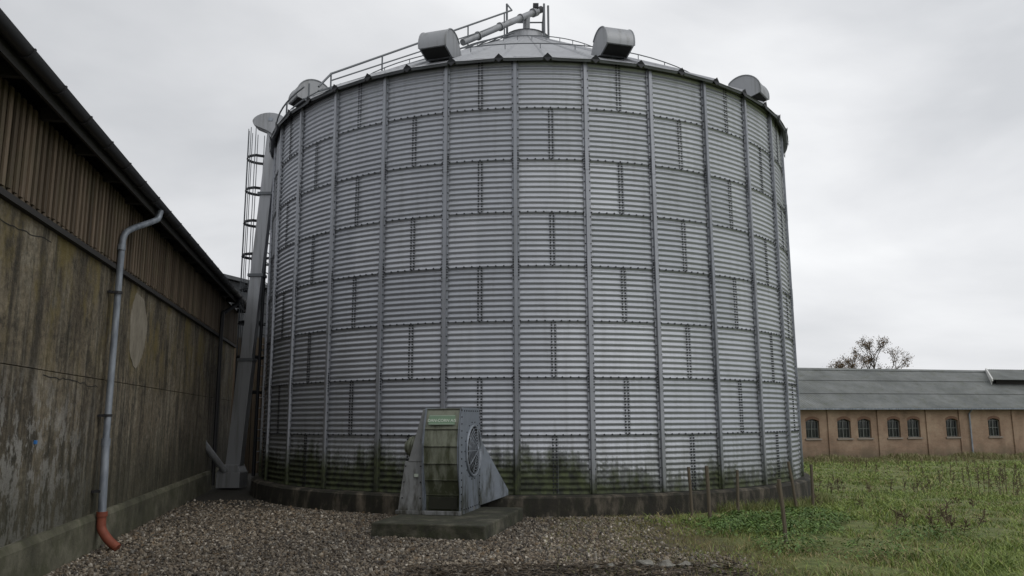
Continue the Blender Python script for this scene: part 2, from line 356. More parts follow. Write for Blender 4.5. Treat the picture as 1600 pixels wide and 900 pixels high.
for k in range(31):
    ps=PS0+k*BAY
    def SF(w,r,z,ps=ps):
        a=R(ps); return (C[0]+r*math.sin(a)+w*math.cos(a),C[1]-r*math.cos(a)+w*math.sin(a),z)
    mb.tone=random.random()
    for i in range(4):
        z0=ZB+i*2*RH+.003; z1=ZB+(i+1)*2*RH-.003
        pr=[(-.068,.026),(-.068,.031),(-.036,.031),(-.030,.076),(.030,.076),(.036,.031),(.068,.031),(.068,.026)]
        n=len(pr); vs=[SF(w,SR+o,z0) for w,o in pr]+[SF(w,SR+o,z1) for w,o in pr]
        mb.add(vs,[(j,j+1,n+j+1,n+j) for j in range(n-1)]+[(n-1,0,n,2*n-1),tuple(range(n)),tuple(range(2*n-1,n-1,-1))])
        if i<3:
            pr=[(-.062,.0315),(-.062,.035),(-.040,.035),(-.034,.080),(.034,.080),(.040,.035),(.062,.035),(.062,.0315)]
            vs=[SF(w,SR+o,z1-.2) for w,o in pr]+[SF(w,SR+o,z1+.2) for w,o in pr]
            mb.add(vs,[(j,j+1,n+j+1,n+j) for j in range(n-1)]+[(n-1,0,n,2*n-1),tuple(range(n)),tuple(range(2*n-1,n-1,-1))])
mb.obj('vertical_stiffeners',m_stiff,silo,recalc=True)
mb=MB()
def bolt(ps,w,r,z,s=.011):
    a=R(ps); sx,cx=math.sin(a),math.cos(a)
    vs=[]
    for rr_ in (r,r+.014):
        for (dw,dz) in ((-1,-.5),(0,-1.1),(1,-.5),(1,.5),(0,1.1),(-1,.5)):
            vs.append((C[0]+rr_*sx+(w+dw*s)*cx,C[1]-rr_*cx+(w+dw*s)*sx,z+dz*s))
    mb.add(vs,[(6,7,8,9,10,11)]+[(j,(j+1)%6,6+(j+1)%6,6+j) for j in range(6)])
vis=[k for k in range(-9,10)]
for k in vis:
    for i in range(NR):
        ztop=ZT-i*RH
        if i>0:
            for q in range(9): 
                bolt(PS0+(k+(q+.5)/9)*BAY,0,SR+.022,ztop+.002,.0155)
        if (i+k)%2==1:
            for q in range(20):
                for w in (-.032,.032):
                    bolt(PS0+(k+.5)*BAY,w,SR+.012,ztop-(q+.5)/20*RH,.0145)
        for q in range(6):
            for w in (-.052,.052): bolt(PS0+k*BAY,w,SR+.032,ztop-(q+.5)/6*RH,.010)
        if i%2==0 and i>0:
            for q in range(8):
                for w in (-.05,.05): bolt(PS0+k*BAY,w,SR+.035,ztop-.18+q*.05,.013)
mb.obj('bolts',m_dark,silo,recalc=False)
mb=MB(); 
for i in range(1,NR):
    z=ZT-i*RH; n=124
    for j in range(n):
        a0=360*j/n;a1=360*(j+1)/n
        mb.add([SP(a0,SR+.0275,z-.004),SP(a1,SR+.0275,z-.004),SP(a1,SR+.0275,z-.016),SP(a0,SR+.0275,z-.016)],[(0,1,2,3)])
for k in vis:
    for i in range(NR):
        if (i+k)%2==1:
            z=ZT-i*RH; c_=PS0+(k+.5)*BAY+.46
            mb.add([SP(c_,SR+.025,z),SP(c_+.045,SR+.025,z),SP(c_+.045,SR+.025,z-RH),SP(c_,SR+.025,z-RH)],[(0,1,2,3)])
mb.obj('lap_joint_shadow_gaps',m_rail,silo,recalc=False)
mb=MB(); n=180
prof=[(6.55,ZB-.005),(6.88,ZB-.01),(6.93,ZB-.05),(6.96,-.2),(6.96,-1.2)]
vs=[SP(360*j/n,r+ .012*math.sin(j*1.7)*math.sin(j*.61),z) for r,z in prof for j in range(n)]
mb.add(vs,[(q*n+j,q*n+(j+1)%n,(q+1)*n+(j+1)%n,(q+1)*n+j) for q in range(len(prof)-1) for j in range(n)])
mb.obj('concrete_plinth',m_plinth,silo,smooth=True,recalc=False)
# roof
NP=46; RO=SR+.2; TS=math.tan(R(30.5)); RT=.55
def rz(r): return ZT+.02+(SR+.03-r)*TS
mb=MB(); angs=[];off=[]
for i in range(NP):
    for da,of in ((0,.06),(.055,.045),(.09,.0),(.5,-.012),(.91,.0),(.945,.045)):
        angs.append((i+da)*360/NP+2.2); off.append(of)
rl=[RO,RO-.12,5.5,3.5,1.8,RT]; n=len(angs)
vs=[SP(angs[j],r,rz(r)+off[j]*(.4+.6*r/RO)) for r in rl for j in range(n)]
mb.add(vs,[(q*n+j,q*n+(j+1)%n,(q+1)*n+(j+1)%n,(q+1)*n+j) for q in range(len(rl)-1) for j in range(n)])
mb.obj('conical_roof',m_roof,silo,recalc=False)
mb=MB()
for i in range(NP):
    a0=i*360/NP+2.2; w=360/NP
    mb.add([SP(a0+.06*w,RO-.005,rz(RO)),SP(a0+.94*w,RO-.005,rz(RO)),SP(a0+.90*w,RO-.03,rz(RO)-.05),SP(a0+.10*w,RO-.03,rz(RO)-.05)],[(0,1,2,3)])
n=124
for j in range(n):
    a0,a1=360*j/n,360*(j+1)/n
    mb.add([SP(a0,SR+.04,ZT+.01),SP(a1,SR+.04,ZT+.01),SP(a1,SR+.05,ZT-.06),SP(a0,SR+.05,ZT-.06)],[(0,1,2,3)])
mb.obj('eave_flashing_and_shade',m_rail,silo,recalc=False)  # flashing kept dark so its colour paints the shadow line under the eave
mb=MB()
for i in range(NP):
    a=i*360/NP+2.2
    mb.add([SP(a-.75,RO+.004,rz(RO)-.0),SP(a,RO+.03,rz(RO)+.08),SP(a+.75,RO+.004,rz(RO)-.0),SP(a,RO+.012,rz(RO)-.09)],[(0,3,2,1)])
mb.obj('rib_end_caps',m_dark,silo,recalc=False)
mb=MB(); zc=rz(RT)
mb.cyl((*C,zc-.05),(*C,zc+.16),.62,.62,28); mb.cyl((*C,zc+.16),(*C,zc+.3),.66,.3,28)
mb.obj('roof_cap',m_roof,silo,smooth=True)
mb=MB()
for r_,h in ((5.4,.16),(2.6,.14)):
    mb.tube([SP(a,r_,rz(r_)+h) for a in range(-110,111,4)],.012,6)
    for a in range(-110,111,8): mb.cyl(SP(a,r_,rz(r_)),SP(a,r_,rz(r_)+h),.01,n=5)
mb.obj('roof_safety_ring',m_rail,silo)
mv=MB(); md=MB()
for ps in [-92,-56,-17.6,15.2,54.5,90,124,160,196,232]:
    rc=6.16; zb=rz(rc)-.02
    def VF(w,o,z,ps=ps,rc=rc,zb=zb):
        a=R(ps); r=rc+o; return (C[0]+r*math.sin(a)+w*math.cos(a),C[1]-r*math.cos(a)+w*math.sin(a),zb+z)
    arc=[(.10+.43*math.cos(t),.16+.41*math.sin(t)) for t in [R(x) for x in range(-12,140,10)]]
    poly=arc+[(-.38,.22),(-.27,.10),(.16,-.02)]
    mv.tone=random.random(); mv.prism(VF,poly,-.29,.29)
    for w in (-.295,.295):
        mv.tube([VF(w,*p) for p in arc],.014,6)
    md.add([VF(-.26,.49,.055),VF(.26,.49,.055),VF(.26,.18,-.018),VF(-.26,.18,-.018)],[(0,1,2,3)])
mv.obj('roof_vents',m_duct,silo,smooth=True,ang=40); md.obj('vent_mouths',m_void,silo,recalc=False)
mb=MB()
def ST(w,r,h):
    a=R(-44); return (C[0]+r*math.sin(a)+w*math.cos(a),C[1]-r*math.cos(a)+w*math.sin(a),rz(r)+h)
for w in (-.3,.3):
    mb.tube([ST(w,6.9,.08),ST(w,.8,.12)],.022,6)
for w in (.3,):
    mb.tube([ST(w,6.9,.18),ST(w,6.6,.40),ST(w,.9,.80)],.024,8)
    mb.tube([ST(w,6.6,.24),ST(w,.9,.46)],.016,6)
    for q in range(5):
        r=6.6-q*1.35; mb.tube([ST(w,r,0),ST(w,r,.42+.36*(6.6-r)/5.7)],.02,6)
r=6.8
while r>.9: mb.tube([ST(-.3,r,.10),ST(.3,r,.10)],.014,6); r-=.45
for h in (.12,.42):
    mb.tube([SP(a,6.75,rz(6.75)+h) for a in np.arange(-82,-46,3)],.02,6)
for a in (-82,-70,-58,-47): mb.tube([SP(a,6.75,rz(6.75)-.1),SP(a,6.75,rz(6.75)+.42)],.022,6)
mb.obj('roof_stair_and_rails',m_rail,silo,smooth=True)
mb=MB(); zc2=rz(.8)+.1
for (x,y) in ((-.55,-.55),(.5,-.55),(.5,.5),(-.55,.5),(.62,-.45)):
    mb.cyl((C[0]+x,C[1]+y,zc2-.3),(C[0]+x,C[1]+y,zc2+1.0),.03,n=8)
for h in (.55,1.0):
    mb.tube([(C[0]+.5,C[1]-.55,zc2+h),(C[0]+.5,C[1]+.5,zc2+h),(C[0]-.55,C[1]+.5,zc2+h),(C[0]-.55,C[1]-.4,zc2+h)],.024,6)
mb.tube([ST(.3,.9,.80),(C[0]-.55,C[1]-.55,zc2+1.0)],.024,6)
mb.box(C[0]-.6,C[0]+.6,C[1]-.6,C[1]+.6,zc2-.06,zc2-.03)
mb.obj('top_platform_rails',m_rail,silo,smooth=True)
mb=MB()
p0=Vector((-1.25,18.9,11.32)); p1=Vector((.66,20.9,13.25)); mb.cyl(p0,p1,.09,n=16)
d=(p1-p0).normalized()
for f in (.2,.5,.8): 
    q=p0.lerp(p1,f); mb.cyl(q-d*.02,q+d*.02,.12,n=16)
mb.cyl(p1-d*.05,p1+d*.14,.13,n=16); 
mb.cyl((.45,20.7,13.05),(.44,20.85,12.5),.10,n=14)
mb.obj('roof_auger_pipe',m_duct,silo,smooth=True)
mb=MB(); mb.cyl(p1+d*.14,p1+d*.40,.1,n=16); mb.box(p1.x-.02,p1.x+.14,p1.y-.1,p1.y+.1,p1.z+.1,p1.z+.24); mb.obj('auger_motor',m_dark,silo,smooth=True)
# ladder + cage
lad=empty('caged_ladder')
mb=MB(); LX,LY=-6.98,20.9
for dy in (-.2,.2): mb.cyl((LX+.3,LY+dy,.0),(LX+.3,LY+dy,9.75),.025,n=8)
z=.6
while z<9.7: mb.cyl((LX+.3,LY-.2,z),(LX+.3,LY+.2,z),.014,n=6); z+=.28
mb.obj('ladder_rails_and_rungs',m_rail,lad)
mb=MB()
def hoop(z,r=.38): return [(LX+.3,LY-.2,z)]+[(LX+.04-r*math.sin(a)*1.1,LY-r*math.cos(a),z) for a in np.linspace(.15,math.pi-.15,16)]+[(LX+.3,LY+.2,z)]
z=2.4
while z<9.7: 
    h=hoop(z)
    for a_,b_ in zip(h[:-1],h[1:]):
        a_=Vector(a_);b_=Vector(b_); mb.add([a_,b_,b_+Vector((0,0,.06)),a_+Vector((0,0,.06))],[(0,1,2,3)])
    mb.tube(h,.018,6); z+=.92
mb.obj('safety_hoops',m_dark,lad)
mb=MB()
for a in np.linspace(.25,math.pi-.25,7):
    x=LX+.04-.38*math.sin(a)*1.1; y=LY-.38*math.cos(a); mb.cyl((x,y,2.4),(x,y,9.7),.012,n=6)
mb.obj('cage_straps',m_rail,lad)
mb=MB()
for z in (1.2,3.5,5.8,8.1): mb.box(LX+.3,-6.22,LY-.22,LY-.18,z,z+.05); mb.box(LX+.3,-6.22,LY+.18,LY+.22,z,z+.05)
mb.obj('wall_brackets',m_rail,lad)
# elevator leg
leg=empty('grain_elevator_leg')
a0=Vector((-6.98,20.0,0.3)); a1=Vector((-6.36,20.0,9.4))
def LG(x,y,f): 
    p=a0.lerp(a1,f); return (p.x+x,p.y+y,p.z)
mb=MB(); mb.tone=.9; mb.fbox(LG,-.15,.15,-.13,.13,.32,1.0); mb.tone=.4; mb.fbox(LG,-.18,.18,-.15,.15,0,.32)
mb.obj('casing',m_duct,leg,bevel=.01)
mb=MB()
for f in (.32,.56,.8): mb.fbox(LG,-.20,.20,-.175,.175,f-.004,f+.004)
mb.obj('casing_flanges',m_rail,leg)
mb=MB()
hp=[(-.50,.05),(-.54,.14)]+[(-.10+.46*math.cos(t),.12+.28*math.sin(t)) for t in [R(x) for x in range(165,0,-15)]]+[(.36,.06),(.30,-.15),(.14,-.30),(-.15,-.10)]
mb.tone=.8; mb.prism(lambda y,x,z:(a1.x+x,a1.y+y,a1.z+z),hp,-.2,.2)
mb.obj('head_hood',m_duct,leg,smooth=True,bevel=.008)
mb=MB(); mb.box(-7.30,-6.72,19.7,20.3,.05,.42); mb.prism(lambda y,x,z:(-7.0+x,20+y,z),[(-.3,.42),(.28,.42),(.2,.6),(-.2,.6)],-.25,.25)
mb.obj('boot',m_duct,leg,bevel=.01)
mb=MB(); mb.cyl((-7.5,19.3,1.15),(-7.1,19.75,.45),.075,n=14); mb.cyl((-7.5,19.3,1.12),(-7.52,19.28,1.2),.09,n=14); mb.obj('feed_pipe',m_duct,leg,smooth=True)
mb=MB(); mb.box(a1.x-.12,a1.x-.0,a1.y-.212,a1.y-.205,a1.z+.16,a1.z+.25); mb.obj('label_plate',m_zinc,leg)
mb=MB()
for x,y,r in ((-6.52,20.1,.04),(-6.44,20.35,.025),(-6.6,20.4,.03)): mb.cyl((x,y,.3),(x+.05,y,8.6),r,n=8)
mb.obj('conduits',m_dark,leg)
# ================================================================= BLOWER FAN
th=R(-14); FO=Vector((-1.11,12.76)); ux=Vector((math.cos(th),math.sin(th))); uy=Vector((-math.sin(th),math.cos(th)))
def FL(x,y,z): 
    p=FO+ux*x+uy*y; return (p.x,p.y,z)
slab=MB(); slab.fbox(FL,-.74,1.0,-1.08,1.32,-.05,.2); slab.obj('concrete_slab',m_slab,None,bevel=.02)
def fanmat(name,c,alg,amt,lo=0.2,hi=1.9):
    m,nt,b=M(name,.5,.2)
    n1=noise(nt,coord(nt,(3,3,.7)),2.2,8,.65); n2=noise(nt,coord(nt),11,6,.6)
    base=mix(nt,ramp(nt,n2,[(.35,0),(.7,.5)]),c,tuple(x*.7 for x in c))
    zz_=sep(nt)[2]
    f=math_(nt,'SUBTRACT',math_(nt,'ADD',n1,amt),math_(nt,'MULTIPLY',zz_,.14))
    base=mix(nt,ramp(nt,f,[(.44,0),(.62,.88)]),base,mix(nt,n2,alg,tuple(x*.4 for x in alg)))
    L(nt,base,b.inputs['Base Color']); L(nt,math_(nt,'MULTIPLY_ADD',f,.4,.35),b.inputs['Roughness']); return m
m_fs=fanmat('fan_side_paint',(.19,.215,.25),(.04,.043,.025),.06)
m_ff=fanmat('fan_front_paint',(.22,.235,.185),(.062,.07,.03),.17)
m_leg=fanmat('fan_stand_paint',(.25,.26,.265),(.045,.042,.026),.07)
fan=empty('centrifugal_blower_fan')
XL=-.335
FL2=lambda x,y,z:FL(x,y,z)
poly=[(0.0,.2),(0.0,.52),(-.045,.85),(-.055,1.3),(-.0,1.58),(.10,1.88),(1.02,1.88),(1.12,1.6),(1.14,.2)]
mb=MB(); mb.prism(FL2,poly,.27,.285); mb.obj('side_plate_right',m_fs,fan,bevel=.003)
mb=MB(); mb.prism(FL2,poly,XL-.015,XL); mb.obj('side_plate_left',m_fs,fan,bevel=.003)
fr=[(.13,.24),(.11,.50),(.03,.74),(-.025,1.0),(-.030,1.27),(.015,1.54),(.115,1.86)]
mb=MB(); mb.prism(FL2,fr+[(1.0,1.86),(1.1,1.58),(1.1,.24)],XL+.002,.268); mb.obj('scroll_housing',m_ff,fan)
mb=MB()
for (y,z) in fr[1:]: mb.fbox(FL,XL+.003,.267,y-.016,y+.01,z-.005,z+.007)
mb.fbox(FL,XL+.003,.267,.98,1.02,1.862,1.872)
mb.obj('scroll_seam_angles',m_ff,fan)
mb=MB()
for (y,z) in fr[1:]: mb.fbox(FL,XL+.004,.266,y-.013,y+.006,z-.013,z-.0055)
mb.obj('scroll_seam_gaskets',m_void,fan)
mb=MB()
for xx in (XL+.012,.257):
    for (p,q) in zip(fr[:-1],fr[1:]):
        mb.prism(FL2,[(p[0]-.034,p[1]),(q[0]-.034,q[1]),(q[0]-.020,q[1]),(p[0]-.020,p[1])],xx-.008,xx+.008)
mb.obj('scroll_edge_flanges',m_fs,fan)
m_pan=fanmat('fan_lower_panel',(.07,.07,.055),(.022,.024,.014),.2)
mb=MB(); mb.fbox(FL,-.27,.21,.085,.108,.28,.47)
mb.obj('lower_access_panel',m_pan,fan,bevel=.004)
mb=MB()
for zz_ in np.arange(.3,1.85,.11):
    for yy in (.06,1.07): mb.cyl(FL(.284,yy,zz_),FL(.296,yy,zz_),.012,n=6)
for yy in np.arange(.2,1.05,.12):
    for zz_ in (.27,1.83): mb.cyl(FL(.284,yy,zz_),FL(.296,yy,zz_),.012,n=6)
for i in range(18):
    a=2*math.pi*i/18; mb.cyl(FL(.284,.70+.47*math.cos(a),1.18+.47*math.sin(a)),FL(.296,.70+.47*math.cos(a),1.18+.47*math.sin(a)),.01,n=6)
mb.obj('flange_bolts',m_dark,fan)
ic=(.70,1.18); 
mb=MB()
def circ(r,x,n=40): return [FL(x,ic[0]+r*math.cos(2*math.pi*i/n),ic[1]+r*math.sin(2*math.pi*i/n)) for i in range(n+1)]
mb.tube(circ(.41,.30),.022,8)
for r_ in (.36,.315,.27,.225,.18,.135,.09): mb.tube(circ(r_,.325+.05*(1-r_/.4)),.0055,5)
for i in range(10):
    a=math.pi*i/5; mb.tube([FL(.375,ic[0],ic[1]),FL(.33,ic[0]+.36*math.cos(a),ic[1]+.36*math.sin(a)),FL(.29,ic[0]+.41*math.cos(a),ic[1]+.41*math.sin(a))],.006,5)
mb.obj('inlet_guard',m_zinc,fan,smooth=True)
mb=MB(); n=40; vs=[FL(.287,ic[0]+.39*math.cos(2*math.pi*i/n),ic[1]+.39*math.sin(2*math.pi*i/n)) for i in range(n)]
mb.add(vs,[tuple(range(n))]); mb.obj('inlet_opening',m_void,fan,recalc=False)
mb=MB()
for i in range(10):
    a=2*math.pi*i/10; mb.add([FL(.292,ic[0]+.12*math.cos(a),ic[1]+.12*math.sin(a)),FL(.292,ic[0]+.36*math.cos(a+.25),ic[1]+.36*math.sin(a+.25)),FL(.292,ic[0]+.36*math.cos(a+.38),ic[1]+.36*math.sin(a+.38)),FL(.292,ic[0]+.12*math.cos(a+.3),ic[1]+.12*math.sin(a+.3))],[(0,1,2,3)])
mb.obj('impeller_blades',m_rail,fan,recalc=False)
mb=MB(); X1=XL-.017
def wedge(pb,pt,z0,z1):
    vs=[FL(x,y,z0) for x,y in pb]+[FL(x,y,z1) for x,y in pt]; mb.add(vs,[(3,2,1,0),(4,5,6,7),(0,1,5,4),(1,2,6,5),(2,3,7,6),(3,0,4,7)])
wedge([(-.77,.02),(X1,.02),(X1,.75),(-.77,.75)],[(-.68,.07),(X1,.07),(X1,.70),(-.68,.70)],.26,1.02)
mb.add([FL(-.62,.06,1.02),FL(X1,.06,1.02),FL(X1,.10,1.86),FL(-.39,.10,1.86),FL(-.62,.085,1.02),FL(X1,.085,1.02),FL(X1,.125,1.86),FL(-.39,.125,1.86)],[(0,1,2,3),(4,5,6,7),(0,1,5,4),(1,2,6,5),(2,3,7,6),(3,0,4,7)])
mb.fbox(FL,-.80,.30,-.01,.05,.2,.26); mb.fbox(FL,-.80,.30,.72,.78,.2,.26)
mb.obj('stand',m_leg,fan,bevel=.006)
mb=MB()
for zz_ in (.45,.7,.95): 
    mb.cyl(FL(X1-.04,.035,zz_),FL(X1-.04,.02,zz_),.012,n=6); mb.cyl(FL(-.70+(zz_-.45)*.1,.035,zz_),FL(-.70+(zz_-.45)*.1,.02,zz_),.012,n=6)
mb.obj('stand_bolts',m_dark,fan)
mb=MB(); mb.cyl(FL(X1,.42,1.24),FL(-.72,.42,1.24),.17,n=20); mb.cyl(FL(-.72,.42,1.24),FL(-.80,.42,1.24),.155,.09,20)
for q in range(9): mb.cyl(FL(-.38-.035*q,.42,1.24),FL(-.39-.035*q,.42,1.24),.185,n=20)
mb.obj('electric_motor',m_ff,fan,smooth=True)
mb=MB()
vs=[FL(x,1.14,z) for x,z in((-.27,.24),(.285,.24),(.285,1.36),(-.27,1.36))]+[FL(x,1.62,z) for x,z in((-.45,.37),(.66,.37),(.66,.46),(-.45,.46))]
mb.add(vs,[(0,1,2,3),(4,5,6,7),(0,1,5,4),(1,2,6,5),(2,3,7,6),(3,0,4,7)]); mb.obj('outlet_transition_duct',m_fs,fan,bevel=.004)
tilt=math.atan2(.10,.32)
m_sg,_,_=M('sign_green',.5,0,(.15,.24,.16)); m_sw,_,_=M('sign_light',.5,0,(.42,.47,.41))
def SG(x,y,z):
    c_=math.cos(tilt); s_=math.sin(tilt); by=.034; bz=1.68
    return FL(x,by+z*s_-y*c_,bz+z*c_+y*s_)
mb=MB(); mb.fbox(SG,-.26,.19,.012,.018,-.08,.08); mb.obj('sign_plate',m_sg,fan)
mb=MB(); mb.fbox(SG,-.25,.18,.0185,.020,-.072,-.066); mb.fbox(SG,-.25,.18,.0185,.020,.066,.072); mb.obj('sign_border',m_sw,fan)
cu=bpy.data.curves.new('sign_text','FONT'); cu.body='DAN-CORN A/S'; cu.size=.068; cu.align_x='CENTER'; cu.align_y='CENTER'; cu.extrude=.001
m_st,_,_=M('sign_letters',.5,0,(.65,.7,.62)); cu.materials.append(m_st)
ob=bpy.data.objects.new('sign_text',cu); S.collection.objects.link(ob); ob.parent=fan
X_=Vector((ux.x,ux.y,0)); Yv=(Vector(SG(0,0,1))-Vector(SG(0,0,0))).normalized(); Zv=X_.cross(Yv)
mw=Matrix((X_,Yv,Zv)).transposed().to_4x4(); mw.translation=Vector(SG(-.035,.0195,-.012)); ob.matrix_world=mw
mb=MB(); mb.fbox(FL,-.50,-.43,.025,.03,.78,.83); mb.obj('rating_plate',m_sw,fan)
# ================================================================= POSTS
for (x,y,h,dx,dy,r) in ((3.24,13.3,.92,-.02,0,.032),(3.14,14.15,.86,-.03,.02,.028),(4.05,14.55,.8,.03,.0,.026),(3.72,11.05,.86,-.05,.02,.028),(5.55,15.75,.95,-.12,.0,.03),(6.1,16.4,.9,.02,.0,.03),(5.0,14.9,.55,-.1,0,.02)):
    mb=MB(); g0=float(gh(x,y)); mb.tube([(x,y,g0-.1),(x+dx*.5+.006,y+dy*.5,g0+h*.5),(x+dx,y+dy,g0+h)],r,7); mb.obj('fence_post',m_post,None,smooth=True)
# ================================================================= BRICK STABLE (right)
bs=empty('brick_stable')
BP=Vector((15.8,44.0)); BD=Vector((.966,.259)).normalized(); BN=Vector((-BD.y,BD.x))
def BF(s,d,z): p=BP+BD*s+BN*d; return (p.x,p.y,z)
m_brick,nt,b=M('old_brick',.9)
bt=nt.nodes.new('ShaderNodeTexBrick'); bt.inputs['Scale'].default_value=1.0
bt.inputs['Brick Width'].default_value=.24; bt.inputs['Row Height'].default_value=.075; bt.inputs['Mortar Size'].default_value=.010
bt.inputs['Color1'].default_value=(.30,.18,.115,1); bt.inputs['Color2'].default_value=(.21,.125,.08,1); bt.inputs['Mortar'].default_value=(.26,.22,.17,1)
tc=nt.nodes.new('ShaderNodeTexCoord'); sp=nt.nodes.new('ShaderNodeSeparateXYZ'); L(nt,tc.outputs['Object'],sp.inputs[0])
cb=nt.nodes.new('ShaderNodeCombineXYZ'); L(nt,math_(nt,'ADD',math_(nt,'MULTIPLY',sp.outputs[0],BD.x),math_(nt,'MULTIPLY',sp.outputs[1],BD.y)),cb.inputs[0]); L(nt,sp.outputs[2],cb.inputs[1])
L(nt,cb.outputs[0],bt.inputs['Vector'])
base=mix(nt,.6,bt.outputs[0],ramp(nt,noise(nt,coord(nt),.8,9,.7),[(.3,(.13,.09,.06)),(.48,(.25,.175,.12)),(.68,(.40,.31,.22))]))
base=mix(nt,ramp(nt,math_(nt,'ADD',sp.outputs[2],math_(nt,'MULTIPLY',noise(nt,coord(nt),1.5,5),1.2)),[(.0,.75),(.6,0)]),base,(.10,.085,.055))
L(nt,base,b.inputs['Base Color'])
m_froof,nt,b=M('fibre_cement_roof',.9)
n=noise(nt,coord(nt),.6,8,.65)
base=ramp(nt,n,[(.3,(.10,.108,.105)),(.5,(.15,.16,.156)),(.72,(.21,.22,.217))])
base=mix(nt,math_(nt,'MULTIPLY',ramp(nt,noise(nt,coord(nt),2.5,8,.7),[(.5,0),(.68,1)]),.5),base,(.09,.095,.06))
L(nt,base,b.inputs['Base Color'])
m_glass,nt,b=M('window_glass',.08,0,(.015,.018,.02))
m_wf,_,_=M('window_iron_frame',.6,0,(.13,.14,.13)); m_sill,_,_=M('sill_concrete',.9,0,(.24,.21,.18)); m_white,_,_=M('white_verge',.6,0,(.6,.6,.58))
gz=-.62; ez=2.24; W0=.54; W1=1.47; AR=.13; hw=.44
wins=[-11,-8,-6.5,-3.5,-1.5,.97,3.02,4.37,6.36,7.73,10.44,13.5,17,18.5,21.5,25,28]
mb=MB(); glass=MB(); fm=MB(); sl=MB(); prev=-16
for w in wins:
    mb.fbox(BF,prev,w-hw,0,.35,gz-.4,ez); mb.fbox(BF,w-hw,w+hw,0,.35,gz-.4,W0)
    arc=[(w-hw+2*hw*i/10,W1+AR*(1-((i-5)/5)**2)) for i in range(11)]
    mb.prism(lambda d,s,z:BF(s,d,z),arc+[(w+hw,ez),(w-hw,ez)],0,.35)
    glass.fbox(BF,w-hw+.002,w+hw-.002,.16,.18,W0,W1+AR)
    for k in (-1,0,1): fm.fbox(BF,w+k*(hw-.03)-.02,w+k*(hw-.03)+.02,.12,.158,W0,W1+(AR if k==0 else .02))
    for z in (W0+.03,(W0+W1)/2+.05,W1+.0): fm.fbox(BF,w-hw,w+hw,.125,.157,z-.015,z+.015)
    for k in (-.5,.5): fm.fbox(BF,w+k*hw-.008,w+k*hw+.008,.13,.156,W0,W1+.1)
    sl.fbox(BF,w-hw-.08,w+hw+.08,-.07,.10,W0-.09,W0-.004)
    prev=w+hw
mb.fbox(BF,prev,32,0,.35,gz-.4,ez)
mb.fbox(BF,-16,-15.65,.352,9,gz-.4,ez); mb.fbox(BF,31.65,32,.352,9,gz-.4,ez); mb.fbox(BF,-16,32,9.01,9.3,gz-.4,ez)
for s in (-13,-5,-.2,2.1,5.4,8.75,11.1,15.0,19.9,23): mb.fbox(BF,s-.17,s+.17,-.07,-.002,gz-.3,ez-.03)
for s0 in (-15.9,31.7): mb.prism(lambda s,d,z:BF(s,d,z),[(.02,ez+.003),(9.2,ez+.003),(4.7,ez+2.4)],s0,s0+.2)
mb.obj('walls',m_brick,bs)
ar=MB()
for w in wins:
    a1_=[(w-hw+2*hw*i/10,W1+AR*(1-((i-5)/5)**2)) for i in range(11)]
    ar.prism(lambda d,s,z:BF(s,d,z),a1_+[(s,z+.15) for s,z in a1_[::-1]],-.012,-.001)
m_arch,_,_=M('brick_arch',.9,0,(.15,.085,.055)); ar.obj('window_arches',m_arch,bs)
glass.obj('window_glass',m_glass,bs); fm.obj('window_frames',m_wf,bs); sl.obj('window_sills',m_sill,bs)
ss=np.arange(-16.4,32.4,.045)
def corr(name,ss,dz,mat,par,fn=None):
    fn=fn or BF; V=[];n=len(ss)
    for d,z in dz:
        for s in ss: V.append(fn(s,d,z+.022*math.sin(s*2*math.pi/.18)))
    V=np.array(V); I=np.arange(len(V)).reshape(len(dz),n)
    np_mesh(name,V,np.stack([I[:-1,:-1],I[:-1,1:],I[1:,1:],I[1:,:-1]],-1).reshape(-1,4),mat,parent=par,smooth=True)
corr('roof_front',ss,[(-.35,ez-.03),(1.4,ez+.83)],m_froof,bs); corr('roof_front_mid',ss,[(1.35,ez+.84),(3.1,ez+1.69)],m_froof,bs); corr('roof_front_top',ss,[(3.05,ez+1.70),(4.7,ez+2.50)],m_froof,bs)
corr('roof_back',ss,[(9.7,ez-.06),(4.7,ez+2.50)],m_froof,bs)
mb=MB(); mb.prism(lambda s,d,z:BF(s,d,z),[(4.45,ez+2.42),(4.7,ez+2.56),(4.95,ez+2.42),(4.7,ez+2.46)],-16.4,32.4); mb.obj('ridge_cap',m_froof,bs)
mb=MB(); mb.fbox(BF,-16.4,32.4,-.40,-.30,ez-.12,ez-.04); mb.tube([BF(11.65,-.36,ez-.1),BF(11.65,-.1,ez-.35),BF(11.65,-.1,gz+.25),BF(11.75,-.25,gz+.05)],.05,8); mb.obj('gutter_and_downpipe',m_zinc,bs,smooth=True)
BK=lambda s,d,z:BF(s+(d-2.3)*.85,d,z)
mb=MB(); mb.fbox(BK,16.5,28,2.75,6,ez+1.0,ez+1.87); mb.obj('raised_section_wall',m_droof,bs)
corr('raised_roof_front',np.arange(16.2,28.3,.045),[(2.3,ez+1.80),(4.5,ez+2.62)],m_froof,bs,BK); corr('raised_roof_back',np.arange(16.2,28.3,.045),[(6.7,ez+1.80),(4.5,ez+2.62)],m_froof,bs,BK)
mb=MB(); mb.prism(BK,[(2.75,ez+1.3),(2.75,ez+1.88),(2.3,ez+1.70),(2.3,ez+1.86),(4.5,ez+2.69),(6.7,ez+1.86),(6.7,ez+1.3)],16.1,16.2)
mb.obj('raised_section_verge',m_white,bs)
